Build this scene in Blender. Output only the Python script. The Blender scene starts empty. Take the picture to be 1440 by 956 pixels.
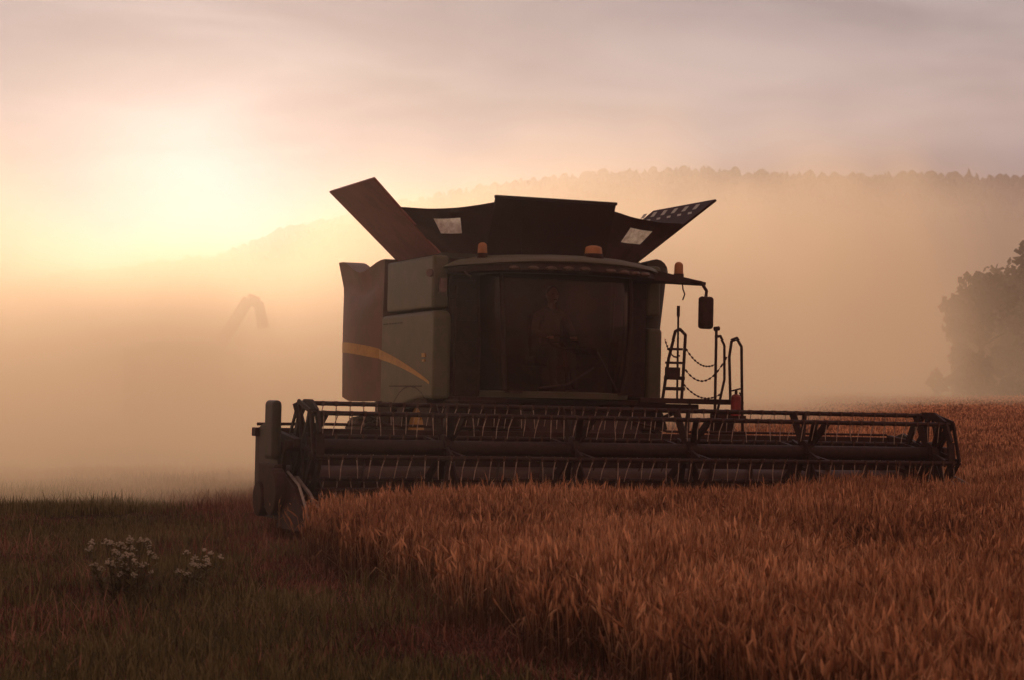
import bpy, bmesh, math, random
from mathutils import Vector, Matrix, noise as mnoise
random.seed(7)
R=random.random
U=random.uniform
sc=bpy.context.scene
sc.view_settings.view_transform='Standard'
sc.view_settings.look='None'
sc.view_settings.exposure=0
COL=sc.collection

# ------------------------------------------------------------ materials
def nodes_of(name):
    m=bpy.data.materials.new(name); m.use_nodes=True
    nt=m.node_tree; nt.nodes.clear()
    return m,nt,nt.nodes,nt.links
def M(name,c1,c2=None,scale=4,rough=.6,metal=0,bump=0,transl=0,detail=6,spec=.3,coat=0):
    m,nt,N,L=nodes_of(name)
    out=N.new('ShaderNodeOutputMaterial')
    p=N.new('ShaderNodeBsdfPrincipled')
    tc=N.new('ShaderNodeTexCoord')
    nz=N.new('ShaderNodeTexNoise'); nz.inputs['Scale'].default_value=scale; nz.inputs['Detail'].default_value=detail
    nz.inputs['Roughness'].default_value=.65
    L.new(tc.outputs['Object'],nz.inputs['Vector'])
    cr=N.new('ShaderNodeValToRGB')
    if c2 is None: c2=tuple(x*.6 for x in c1)
    cr.color_ramp.elements[0].position=.35; cr.color_ramp.elements[0].color=(*c2,1)
    cr.color_ramp.elements[1].position=.65; cr.color_ramp.elements[1].color=(*c1,1)
    L.new(nz.outputs['Fac'],cr.inputs['Fac'])
    L.new(cr.outputs['Color'],p.inputs['Base Color'])
    p.inputs['Roughness'].default_value=rough; p.inputs['Metallic'].default_value=metal
    p.inputs['Specular IOR Level'].default_value=spec
    if coat: p.inputs['Coat Weight'].default_value=coat
    if bump:
        b=N.new('ShaderNodeBump'); b.inputs['Strength'].default_value=bump; b.inputs['Distance'].default_value=.02
        L.new(nz.outputs['Fac'],b.inputs['Height']); L.new(b.outputs['Normal'],p.inputs['Normal'])
    if transl:
        t=N.new('ShaderNodeBsdfTranslucent'); L.new(cr.outputs['Color'],t.inputs['Color'])
        mx=N.new('ShaderNodeMixShader'); mx.inputs[0].default_value=transl
        L.new(p.outputs[0],mx.inputs[1]); L.new(t.outputs[0],mx.inputs[2]); L.new(mx.outputs[0],out.inputs['Surface'])
    else: L.new(p.outputs[0],out.inputs['Surface'])
    return m
def plantM(name,c1,c2,c3,transl=.35,zr=None):
    m,nt,N,L=nodes_of(name)
    out=N.new('ShaderNodeOutputMaterial'); p=N.new('ShaderNodeBsdfPrincipled')
    g=N.new('ShaderNodeNewGeometry')
    cr=N.new('ShaderNodeValToRGB'); e=cr.color_ramp.elements
    e[0].color=(*c1,1); e[1].color=(*c3,1); k=e.new(.5); k.color=(*c2,1)
    nz=N.new('ShaderNodeTexNoise'); nz.inputs['Scale'].default_value=.45; nz.inputs['Detail'].default_value=4
    L.new(g.outputs['Position'],nz.inputs['Vector'])
    a=N.new('ShaderNodeMath'); a.operation='MULTIPLY_ADD'
    L.new(g.outputs['Random Per Island'],a.inputs[0]); a.inputs[1].default_value=.8
    b=N.new('ShaderNodeMath'); b.operation='MULTIPLY_ADD'; L.new(nz.outputs['Fac'],b.inputs[0]); b.inputs[1].default_value=1.3; b.inputs[2].default_value=-.55
    L.new(b.outputs[0],a.inputs[2])
    L.new(a.outputs[0],cr.inputs['Fac'])
    col=cr.outputs['Color']
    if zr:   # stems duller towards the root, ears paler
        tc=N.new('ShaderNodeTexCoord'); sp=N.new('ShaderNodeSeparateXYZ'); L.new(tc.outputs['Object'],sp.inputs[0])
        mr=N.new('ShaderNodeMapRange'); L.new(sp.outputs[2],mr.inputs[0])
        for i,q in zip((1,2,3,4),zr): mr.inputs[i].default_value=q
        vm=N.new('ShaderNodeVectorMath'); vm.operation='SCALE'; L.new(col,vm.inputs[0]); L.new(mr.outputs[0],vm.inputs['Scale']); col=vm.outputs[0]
    L.new(col,p.inputs['Base Color']); p.inputs['Roughness'].default_value=.75
    p.inputs['Specular IOR Level'].default_value=.2
    if transl:
        t=N.new('ShaderNodeBsdfTranslucent'); L.new(col,t.inputs['Color'])
        mx=N.new('ShaderNodeMixShader'); mx.inputs[0].default_value=transl
        L.new(p.outputs[0],mx.inputs[1]); L.new(t.outputs[0],mx.inputs[2]); L.new(mx.outputs[0],out.inputs['Surface'])
    else: L.new(p.outputs[0],out.inputs['Surface'])
    return m
green=M('dusty_green_paint',(.066,.070,.030),(.115,.082,.044),3,.55,bump=.05,coat=.05)
green_hi=M('pale_green_paint',(.075,.070,.034),(.10,.074,.042),3,.55)
greendk=M('dark_green_paint',(.034,.032,.017),(.052,.031,.020),5,.6)
dark=M('dark_steel',(.050,.019,.015),(.024,.011,.009),9,.65,.05,bump=.1,spec=.15)
reelm=M('reel_steel',(.044,.018,.014),(.020,.009,.008),12,.6,.1,spec=.2)
tinem=M('tine_steel',(.58,.44,.33),(.26,.18,.13),20,.5,.1)
augm=M('worn_auger_steel',(.09,.038,.026),(.045,.019,.014),8,.5,.2)
steel=M('worn_steel',(.34,.27,.21),(.16,.11,.08),8,.4,.5,bump=.1)
fabric=M('tank_fabric',(.055,.019,.017),(.032,.013,.011),5,.85,bump=.3,transl=.1)
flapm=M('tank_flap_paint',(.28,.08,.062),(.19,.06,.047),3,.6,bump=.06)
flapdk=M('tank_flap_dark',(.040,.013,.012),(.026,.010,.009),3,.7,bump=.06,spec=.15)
clearp=M('clear_plastic_window',(.85,.75,.58),(.5,.38,.26),14,.5,transl=.6)
yellow=M('yellow_stripe',(.46,.24,.04),(.33,.16,.03),6,.5)
amber=M('amber_lens',(.62,.27,.10),(.45,.19,.07),6,.25,transl=.35)
rubber=M('tyre_rubber',(.035,.022,.018),(.06,.035,.025),7,.9,bump=.2)
lens=M('lamp_lens',(.16,.10,.075),(.09,.055,.04),10,.15,.3)
redp=M('extinguisher_red',(.30,.025,.02),(.18,.02,.015),6,.35)
seatm=M('seat_fabric',(.03,.018,.015),(.02,.013,.010),8,.9)
skin=M('skin',(.42,.21,.14),(.36,.17,.12),6,.6)
shirt=M('shirt_cloth',(.13,.07,.06),(.08,.05,.04),8,.9)
trous=M('trouser_cloth',(.05,.042,.045),(.035,.03,.032),8,.9)
hairm=M('hair',(.03,.018,.01),(.02,.012,.008),20,.8)
whitep=M('white_reflector',(.42,.36,.26),(.28,.24,.17),9,.5)
def glass():
    m,nt,N,L=nodes_of('tinted_glass')
    out=N.new('ShaderNodeOutputMaterial'); t=N.new('ShaderNodeBsdfTransparent'); t.inputs[0].default_value=(.48,.32,.26,1)
    g=N.new('ShaderNodeBsdfGlossy'); g.inputs['Roughness'].default_value=.05; g.inputs['Color'].default_value=(.55,.40,.36,1)
    d=N.new('ShaderNodeBsdfDiffuse'); d.inputs[0].default_value=(.18,.075,.055,1)
    f=N.new('ShaderNodeFresnel'); f.inputs[0].default_value=1.4
    tc=N.new('ShaderNodeTexCoord'); nz=N.new('ShaderNodeTexNoise'); nz.inputs['Scale'].default_value=3; nz.inputs['Detail'].default_value=8
    L.new(tc.outputs['Object'],nz.inputs['Vector'])
    mr=N.new('ShaderNodeMapRange'); mr.inputs[1].default_value=.4; mr.inputs[2].default_value=.75; mr.inputs[3].default_value=.03; mr.inputs[4].default_value=.28
    L.new(nz.outputs['Fac'],mr.inputs[0])
    m0=N.new('ShaderNodeMixShader'); L.new(mr.outputs[0],m0.inputs[0]); L.new(t.outputs[0],m0.inputs[1]); L.new(d.outputs[0],m0.inputs[2])
    mx=N.new('ShaderNodeMixShader'); L.new(f.outputs[0],mx.inputs[0]); L.new(m0.outputs[0],mx.inputs[1]); L.new(g.outputs[0],mx.inputs[2])
    L.new(mx.outputs[0],out.inputs['Surface'])
    return m
glassm=glass()

# ------------------------------------------------------------ mesh builder
class MB:
    def __init__(s): s.v=[]; s.f=[]; s.m=[]
    def add(s,vs,fs,mi=0):
        o=len(s.v); s.v+= [tuple(v) for v in vs]
        for f in fs: s.f.append(tuple(i+o for i in f)); s.m.append(mi)
    def box(s,c,d,mi=0,rot=None):
        vs=[]
        for x in(-.5,.5):
            for y in(-.5,.5):
                for z in(-.5,.5):
                    v=Vector((x*d[0],y*d[1],z*d[2]))
                    if rot is not None: v=rot@v
                    vs.append(v+Vector(c))
        s.add(vs,[(0,1,3,2),(4,6,7,5),(0,4,5,1),(2,3,7,6),(0,2,6,4),(1,5,7,3)],mi)
    def beam(s,a,b,w,h,mi=0,up=Vector((0,0,1))):
        a=Vector(a); b=Vector(b); d=(b-a); L=d.length; d.normalize()
        if abs(d.dot(up))>.98: up=Vector((1,0,0))
        x=d.cross(up).normalized(); z=x.cross(d)
        rot=Matrix((x,d,z)).transposed()
        s.box((a+b)/2,(w,L,h),mi,rot)
    def cyl(s,a,b,r,r2=None,n=10,mi=0,cap=True):
        a=Vector(a); b=Vector(b); r2=r if r2 is None else r2
        d=(b-a).normalized(); up=Vector((0,0,1)) if abs(d.z)<.9 else Vector((1,0,0))
        x=d.cross(up).normalized(); y=d.cross(x)
        vs=[]
        for k,(p,rr) in enumerate(((a,r),(b,r2))):
            for i in range(n):
                t=2*math.pi*i/n; vs.append(p+x*math.cos(t)*rr+y*math.sin(t)*rr)
        fs=[(i,(i+1)%n,n+(i+1)%n,n+i) for i in range(n)]
        if cap: fs+= [tuple(range(n))[::-1],tuple(range(n,2*n))]
        s.add(vs,fs,mi)
    def tube(s,pts,r,n=8,mi=0):
        for a,b in zip(pts[:-1],pts[1:]): s.cyl(a,b,r,n=n,mi=mi)
        for p in pts[1:-1]: s.ball(p,(r,r,r),6,4,mi)
    def ball(s,c,r,nu=12,nv=8,mi=0):
        c=Vector(c); vs=[]; fs=[]
        for j in range(1,nv):
            ph=math.pi*j/nv
            for i in range(nu):
                t=2*math.pi*i/nu
                vs.append(c+Vector((r[0]*math.sin(ph)*math.cos(t),r[1]*math.sin(ph)*math.sin(t),r[2]*math.cos(ph))))
        for j in range(nv-2):
            for i in range(nu):
                fs.append((j*nu+i,j*nu+(i+1)%nu,(j+1)*nu+(i+1)%nu,(j+1)*nu+i))
        t=len(vs); vs.append(c+Vector((0,0,r[2]))); b=len(vs); vs.append(c-Vector((0,0,r[2])))
        for i in range(nu):
            fs.append((t,i,(i+1)%nu)); fs.append((b,(nv-2)*nu+(i+1)%nu,(nv-2)*nu+i))
        s.add(vs,fs,mi)
    def prism(s,poly,x0,x1,mi=0):
        n=len(poly); vs=[(x0,p[0],p[1]) for p in poly]+[(x1,p[0],p[1]) for p in poly]
        s.add(vs,[tuple(range(n)),tuple(range(n,2*n))[::-1]]+[(i,(i+1)%n,n+(i+1)%n,n+i) for i in range(n)],mi)
    def slab(s,q,t,mi=0):
        q=[Vector(p) for p in q]; n=(q[1]-q[0]).cross(q[3]-q[0]).normalized()*t*.5
        n_=len(q)
        vs=[p-n for p in q]+[p+n for p in q]
        s.add(vs,[tuple(range(n_))[::-1],tuple(range(n_,2*n_))]+[(i,(i+1)%n_,n_+(i+1)%n_,n_+i) for i in range(n_)],mi)
    def build(s,name,mats,parent=None,smooth=False,bevel=0,seg=2,sub=0):
        me=bpy.data.meshes.new(name); me.from_pydata(s.v,[],s.f); 
        if not isinstance(mats,(list,tuple)): mats=[mats]
        for m in mats: me.materials.append(m)
        me.polygons.foreach_set('material_index',s.m)
        bm=bmesh.new(); bm.from_mesh(me); bmesh.ops.recalc_face_normals(bm,faces=bm.faces); bm.to_mesh(me); bm.free()
        if smooth:
            me.polygons.foreach_set('use_smooth',[True]*len(me.polygons))
            try: me.set_sharp_from_angle(angle=math.radians(40))
            except Exception: pass
        me.update()
        o=bpy.data.objects.new(name,me); COL.objects.link(o)
        if parent: o.parent=parent
        if bevel:
            b=o.modifiers.new('bevel','BEVEL'); b.width=bevel; b.segments=seg; b.limit_method='ANGLE'
        return o
def empty(name,loc=(0,0,0),rot=(0,0,0)):
    e=bpy.data.objects.new(name,None); COL.objects.link(e); e.location=loc; e.rotation_euler=rot; e.empty_display_size=.5
    return e

# ------------------------------------------------------------ terrain
def ground_z(x,y):
    z=0.0
    if y>38: z+=(y-38)**1.0*.0062*min(1,(y-38)/30)
    if y>170: z-= (y-170)*.002
    z+= .05*mnoise.noise(Vector((x*.25,y*.25,0)))
    if x<-3:
        z+= .14*math.exp(-((y-23.5-.15*(x+8))/1.8)**2)*min(1,(-3-x)/3)
        z+= .06*mnoise.noise(Vector((x*.8,y*.8,3)))*min(1,(-3-x)/2)
    return z
def axis(lims):
    out=[]
    for a,b,st in lims:
        k=a
        while k<b-1e-6: out.append(k); k+=st
    out.append(lims[-1][1]); return out
def grid(name,xs,ys,zf,mat,parent=None,keep=None):
    vs=[(x,y,zf(x,y)) for y in ys for x in xs]; nx=len(xs)
    fs=[]
    for j in range(len(ys)-1):
        for i in range(nx-1):
            if keep and not keep((xs[i]+xs[i+1])/2,(ys[j]+ys[j+1])/2): continue
            fs.append((j*nx+i,j*nx+i+1,(j+1)*nx+i+1,(j+1)*nx+i))
    me=bpy.data.meshes.new(name); me.from_pydata(vs,[],fs); me.materials.append(mat)
    me.polygons.foreach_set('use_smooth',[True]*len(fs)); me.update()
    o=bpy.data.objects.new(name,me); COL.objects.link(o)
    if parent: o.parent=parent
    return o
def groundM():
    m,nt,N,L=nodes_of('field_soil')
    out=N.new('ShaderNodeOutputMaterial'); p=N.new('ShaderNodeBsdfPrincipled'); g=N.new('ShaderNodeNewGeometry')
    n1=N.new('ShaderNodeTexNoise'); n1.inputs['Scale'].default_value=.5; n1.inputs['Detail'].default_value=6
    n2=N.new('ShaderNodeTexNoise'); n2.inputs['Scale'].default_value=14; n2.inputs['Detail'].default_value=8
    for n in(n1,n2): L.new(g.outputs['Position'],n.inputs['Vector'])
    c1=N.new('ShaderNodeValToRGB'); c1.color_ramp.elements[0].color=(.055,.036,.018,1); c1.color_ramp.elements[1].color=(.11,.05,.03,1)
    c1.color_ramp.elements[0].position=.4; c1.color_ramp.elements[1].position=.6
    L.new(n1.outputs['Fac'],c1.inputs[0])
    c2=N.new('ShaderNodeValToRGB'); c2.color_ramp.elements[0].color=(.3,.3,.3,1); c2.color_ramp.elements[1].color=(1.3,1.2,1.1,1)
    c2.color_ramp.elements[0].position=.35; c2.color_ramp.elements[1].position=.65
    L.new(n2.outputs['Fac'],c2.inputs[0])
    mx=N.new('ShaderNodeMix'); mx.data_type='RGBA'; mx.blend_type='MULTIPLY'; mx.inputs[0].default_value=1
    L.new(c1.outputs[0],mx.inputs[6]); L.new(c2.outputs[0],mx.inputs[7]); L.new(mx.outputs[2],p.inputs['Base Color'])
    p.inputs['Roughness'].default_value=1; p.inputs['Specular IOR Level'].default_value=.1
    b=N.new('ShaderNodeBump'); b.inputs['Strength'].default_value=.6; b.inputs['Distance'].default_value=.05
    L.new(n2.outputs['Fac'],b.inputs['Height']); L.new(b.outputs[0],p.inputs['Normal']); L.new(p.outputs[0],out.inputs[0])
    return m
xs=axis([(-900,-100,80),(-100,-30,5),(-30,30,.5),(30,100,5),(100,900,80)])
ys=axis([(-60,4,4),(4,45,.5),(45,200,4),(200,900,50)])
grid('ground',xs,ys,ground_z,groundM())

TH=math.radians(22); CT,ST=math.cos(TH),math.sin(TH); HX,HY=1.48,23.5
def loc2w(lx,ly): return HX+CT*lx-ST*ly, HY+ST*lx+CT*ly
def w2loc(x,y): dx,dy=x-HX,y-HY; return CT*dx+ST*dy, -ST*dx+CT*dy
def in_crop(x,y):
    lx,ly=w2loc(x,y)
    if lx>4.45: return True
    if ly>-.45: return False
    edge=-2.0+(19.9-y)*.30+.14*math.sin(y*1.7)+.1*math.sin(y*4.1)
    if y>19.9: return lx>-4.12
    return x>edge

# ------------------------------------------------------------ wheat
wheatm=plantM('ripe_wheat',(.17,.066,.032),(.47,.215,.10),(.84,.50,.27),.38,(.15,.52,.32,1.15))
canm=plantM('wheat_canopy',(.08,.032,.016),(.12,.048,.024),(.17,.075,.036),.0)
def wheat_patch(name,size,n,h0,h1,fat=1.0,awn=True):
    b=MB()
    for _ in range(n):
        x,y=U(-size/2,size/2),U(-size/2,size/2); h=U(h0,h1)*(1 if R()>.12 else U(1.05,1.25))
        la=U(0,6.28); ld=U(.01,.09)*(1 if R()>.15 else 2.2); dx,dy=math.cos(la)*ld,math.sin(la)*ld
        w=.0026*fat; a=U(0,3.14)
        P=[Vector((x,y,-.02)),Vector((x+dx*.35,y+dy*.35,h*.5)),Vector((x+dx,y+dy,h*.86))]
        vs=[]
        for p,ww in zip(P,(w*1.2,w,w*.8)):
            for k in range(3):
                t=a+k*2.094; vs.append(p+Vector((math.cos(t)*ww,math.sin(t)*ww,0)))
        b.add(vs,[(k+3*j,(k+1)%3+3*j,(k+1)%3+3*j+3,k+3*j+3) for j in(0,1) for k in range(3)])
        d=Vector((dx*3+U(-.2,.2),dy*3+U(-.2,.2),1)).normalized(); 
        if R()<.25: d=Vector((dx*8+U(-.5,.5),dy*8+U(-.5,.5),.6)).normalized()
        L=U(.06,.11); r=.0066*fat; up=Vector((1,0,0)) if abs(d.x)<.8 else Vector((0,1,0)); u=d.cross(up).normalized(); v=d.cross(u)
        vs=[P[2]-d*.01]; 
        for q,rr in((.2,1),(.65,.95)):
            for k in range(4):
                t=a+k*1.571; vs.append(P[2]+d*L*q+(u*math.cos(t)+v*math.sin(t))*r*rr)
        vs.append(P[2]+d*L)
        fs=[(0,1+k,1+(k+1)%4) for k in range(4)]+[(1+k,5+k,5+(k+1)%4,1+(k+1)%4) for k in range(4)]+[(5+k,9,5+(k+1)%4) for k in range(4)]
        b.add(vs,fs)
        if awn:
            for k in range(3):
                t=U(0,6.28); o=u*math.cos(t)+v*math.sin(t); s=P[2]+d*L*U(.4,.9); e=s+d*U(.05,.09)+o*U(.01,.03); q=u*.0014*fat
                b.add([s-q,s+q,e],[(0,1,2)])
        if R()<.5:
            t=U(0,6.28); o=Vector((math.cos(t),math.sin(t),0)); q=Vector((-o.y,o.x,0))*.005*fat; s=P[0].lerp(P[1],U(.5,1.0)); l=U(.08,.2)
            m=s+o*l*.5+Vector((0,0,l*.35)); e=s+o*l+Vector((0,0,-l*.15))
            b.add([s-q,s+q,m+q,m-q,e],[(0,1,2,3),(3,2,4)])
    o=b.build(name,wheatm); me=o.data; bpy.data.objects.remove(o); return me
wheat=empty('wheat_field')
nearP=[wheat_patch('wheat_clump',.8,140,.36,.52,1.25) for _ in range(6)]
midP=[wheat_patch('wheat_clump_mid',1.8,420,.38,.54,2.2,False) for _ in range(3)]
farP=[wheat_patch('wheat_clump_far',6,1300,.40,.58,5,False) for _ in range(2)]
def place(me,x,y,par,s=1,rz=None,zs=1):
    o=bpy.data.objects.new(me.name,me); COL.objects.link(o); o.parent=par
    o.location=(x,y,ground_z(x,y)); o.rotation_euler=(0,0,R()*6.28 if rz is None else rz); o.scale=(s,s,zs*s); return o
y=4.0
while y<34:
    x=-4.
    while x<y*.28+3:
        if in_crop(x,y) and x>-y*.28-2:
            zs=.97+.38*mnoise.noise(Vector((x*.6,y*.6,7)))
            place(random.choice(nearP),x+U(-.1,.1),y+U(-.1,.1),wheat,1,None,zs)
        x+=.5
    y+=.5
y=34.5
while y<75:
    x=3
    while x<y*.28+4:
        if in_crop(x-.6,y): place(random.choice(midP),x+U(-.2,.2),y+U(-.2,.2),wheat,1,None,U(.9,1.12))
        x+=1.25
    y+=1.25
y=76
while y<165:
    x=6
    while x<y*.28+8:
        if in_crop(x-2,y): place(random.choice(farP),x+U(-1,1),y+U(-1,1),wheat)
        x+=4
    y+=4
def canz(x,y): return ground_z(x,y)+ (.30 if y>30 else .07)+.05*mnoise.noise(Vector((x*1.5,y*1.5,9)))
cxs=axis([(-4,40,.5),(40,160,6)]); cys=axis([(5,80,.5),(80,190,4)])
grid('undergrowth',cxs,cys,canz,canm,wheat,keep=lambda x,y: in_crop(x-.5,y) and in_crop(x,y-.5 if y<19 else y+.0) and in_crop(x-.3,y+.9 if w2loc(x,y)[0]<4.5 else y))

# ------------------------------------------------------------ grass, stubble
grassm=plantM('meadow_grass',(.045,.034,.015),(.12,.10,.036),(.25,.19,.08),.3)
dryg=plantM('dry_stubble',(.08,.028,.02),(.19,.075,.045),(.40,.20,.12),.25)
def blades(name,size,n,h0,h1,mat,w=.004,lean=.6):
    b=MB()
    for _ in range(n):
        x,y=U(-size/2,size/2),U(-size/2,size/2); h=U(h0,h1); t=U(0,6.28); o=Vector((math.cos(t),math.sin(t),0)); q=Vector((-o.y,o.x,0))*w*U(.7,1.4)
        l=h*U(.1,lean); s=Vector((x,y,-.02)); m=s+o*l*.35+Vector((0,0,h*.6)); e=s+o*l+Vector((0,0,h))
        b.add([s-q,s+q,m+q*.8,m-q*.8,e],[(0,1,2,3),(3,2,4)])
    o=b.build(name,mat); me=o.data; bpy.data.objects.remove(o); return me
gP=[blades('grass_clump',1.0,560,.03,.13,grassm,.006) for _ in range(3)]+[blades('grass_clump_tall',1.0,240,.06,.26,grassm,.005,.9)]
dP=[blades('stubble_clump',1.0,360,.03,.11,dryg,.005,.9) for _ in range(3)]+[blades('stubble_clump_long',1.0,180,.05,.26,dryg,.0045,1.2)]
grass=empty('grass'); stub=empty('stubble')
y=8.
while y<46:
    x=-y*.30-2
    while x<12:
        lx,ly=w2loc(x,y)
        if not in_crop(x,y):
            edge=-2.0+(19.9-y)*.30
            if y<21 or lx<-4.5:
                dist=(edge-x) if y<19.9 else (-4.2-lx)
                n=mnoise.noise(Vector((x*.35,y*.35,1)))
                dryp = 1.0 if dist<.9+n else (.15 if dist<3.6+n*2 else .85)
                if R()<dryp: place(random.choice(dP),x+U(-.1,.1),y+U(-.1,.1),stub,1,None,U(.5,1.4))
                if R()>dryp*.75: place(random.choice(gP),x+U(-.1,.1),y+U(-.1,.1),grass,1,None,U(.5,1.4))
            elif y<40: place(random.choice(dP),x,y,stub)
        x+=.6
    y+=.6
flm=M('white_petals',(.66,.58,.43),(.42,.35,.24),30,.8,transl=.3)
def wildflower(x,y,n,spread,h):
    b=MB()
    for _ in range(n):
        px,py=random.gauss(0,spread),random.gauss(0,spread*.8); hh=h*U(.45,1.15); tx,ty=px+U(-.06,.06),py+U(-.06,.06)
        b.cyl((px*.6,py*.6,-.03),(tx,ty,hh),.004,.0025,5,0,False)
        rad=U(.02,.045)
        for k in range(16):
            a,r=U(0,6.28),U(0,rad); c=Vector((tx+math.cos(a)*r,ty+math.sin(a)*r,hh+.02-r*.5+U(-.014,.014)))
            b.cyl((tx,ty,hh-.03),c,.0012,n=3,mi=0,cap=False)
            b.ball(c,(.008,.008,.005),6,4,1)
        for k in range(8):
            a=U(0,6.28); z=U(.03,hh*.85); s=Vector((px*.7+(tx-px*.7)*z/hh,py*.7+(ty-py*.7)*z/hh,z)); o=Vector((math.cos(a),math.sin(a),.5))*U(.05,.13); q=Vector((-o.y,o.x,0)).normalized()*.012
            b.add([s,s+o*.5+q,s+o,s+o*.5-q],[(0,1,2,3)],0)
    o=b.build('white_wildflower',[grassm,flm]); o.location=(x,y,ground_z(x,y)); return o
wildflower(-2.95,15.2,38,.13,.42); wildflower(-2.55,15.7,14,.12,.30)

# ------------------------------------------------------------ combine harvester
H=empty('combine_harvester',(HX,HY,0))
H.rotation_euler=(Matrix.Rotation(TH,3,'Z')@Matrix.Rotation(math.radians(1.33),3,'Y')).to_euler()
header_parts=[]; flap_parts=[]
def hp(o): header_parts.append(o); return o
# --- reel
AZ=.90; RR=.50
b=MB()
b.cyl((-4.08,0,AZ),(4.08,0,AZ),.085,n=14)
bats=[]
for k in range(6):
    t=math.radians(72+60*k); bats.append((RR*math.cos(t),AZ+RR*math.sin(t)))
for (by,bz) in bats:
    b.cyl((-4.1,by,bz),(4.1,by,bz),.026,n=8)
sup=[-4.05,-2.43,-.85,.65,2.25,4.03]
for i,sx in enumerate(sup):
    for k,(by,bz) in enumerate(bats):
        c=Vector((sx,0,AZ)); e=Vector((sx,by,bz)); 
        b.beam(c+Vector((.05 if k%2 else -.05,0,0)),e+Vector((-.07 if k%2 else .07,0,0)),.075,.03,0,Vector((0,.3,.9)))
        b.beam(c,e+Vector((.10 if k%2 else -.10,0,0)),.03,.085)
    b.cyl((sx-.05,0,AZ),(sx+.05,0,AZ),.15,n=16)
    if i in(0,5):
        for k in range(6):
            a,c=bats[k],bats[(k+1)%6]; m=((a[0]+c[0])*.56,(a[1]-AZ+c[1]-AZ)*.56+AZ)
            b.beam((sx,*a),(sx,*m),.035,.09); b.beam((sx,*m),(sx,*c),.035,.09)
        for dx in(-.09 if i==0 else .09,):
            for k in range(6):
                a,c=bats[k],bats[(k+1)%6]
                b.beam((sx+dx,a[0]*.95-.06,a[1]+.02),(sx+dx,c[0]*.95-.06,c[1]+.02),.02,.05)
                b.beam((sx+dx,-.06,AZ+.02),(sx+dx,a[0]*.95-.06,a[1]+.02),.02,.045)
hp(b.build('reel',reelm,H,True))
b=MB()
for bi,(by,bz) in enumerate(bats):
    x=-4.0+.02*bi
    while x<4.05:
        j=U(-.03,.03); q=U(-.02,.03)
        b.cyl((x,by-.02,bz-.02),(x+j,by+.01,bz-.13),.0065,n=4,cap=False); b.cyl((x+j,by+.01,bz-.13),(x+j*1.5,by+.02+q,bz-.235+U(-.02,.02)),.006,.0035,4,cap=False)
        b.box((x,by,bz),(.024,.058,.058),1)
        x+=.158+U(-.006,.006)
hp(b.build('reel_tines',[tinem,augm],H))
# --- header trough
b=MB()
b.box((-2.55,1.16,.60),(3.5,.05,.78)); b.box((2.55,1.16,.60),(3.5,.05,.78)); b.box((0,1.16,.9),(1.6,.05,.16))
b.box((0,1.22,1.03),(8.7,.16,.10)); b.box((0,1.24,.22),(8.6,.16,.14))
b.slab([(-4.25,1.13,.14),(4.25,1.13,.14),(4.25,-.42,.10),(-4.25,-.42,.10)],.03)
for sx in(-3.4,-2.6,-1.8,-1,1,1.8,2.6,3.4): b.box((sx,1.21,.6),(.08,.09,.7))
hp(b.build('header_frame',dark,H,bevel=.008))
b=MB()
b.cyl((-4.2,.62,.48),(4.2,.62,.48),.19,n=18)
for sgn in(-1,1):
    n=150; vs=[];fs=[]
    for i in range(n+1):
        x=sgn*(4.15-3.3*i/n); t=i/n*2*math.pi*6*sgn
        for r in(.18,.31): vs.append((x,.62+r*math.cos(t),.48+r*math.sin(t)))
    fs=[(2*i,2*i+1,2*i+3,2*i+2) for i in range(n)]; b.add(vs,fs)
for i in range(16):
    x=-.75+i*.1; t=i*2.1; b.cyl((x,.62,.48),(x,.62+.32*math.cos(t),.48+.32*math.sin(t)),.008,n=5)
hp(b.build('feed_auger',augm,H,True))
b=MB()
b.box((0,-.42,.12),(8.5,.10,.03))
x=-4.2
while x<4.22:
    b.add([(x-.02,-.46,.105),(x+.02,-.46,.105),(x+.02,-.46,.14),(x-.02,-.46,.14),(x,-.6,.115)],[(0,1,4),(1,2,4),(2,3,4),(3,0,4),(0,3,2,1)]); x+=.0762
hp(b.build('cutter_bar',augm,H))
b=MB()
for i in range(27):
    x=-4.1+i*.315; b.beam((x,-.45,.13),(x,-.85,.05),.018,.018); b.beam((x,-.84,.05),(x,-.42,.27),.012,.014)
hp(b.build('crop_lifters',dark,H))
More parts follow.
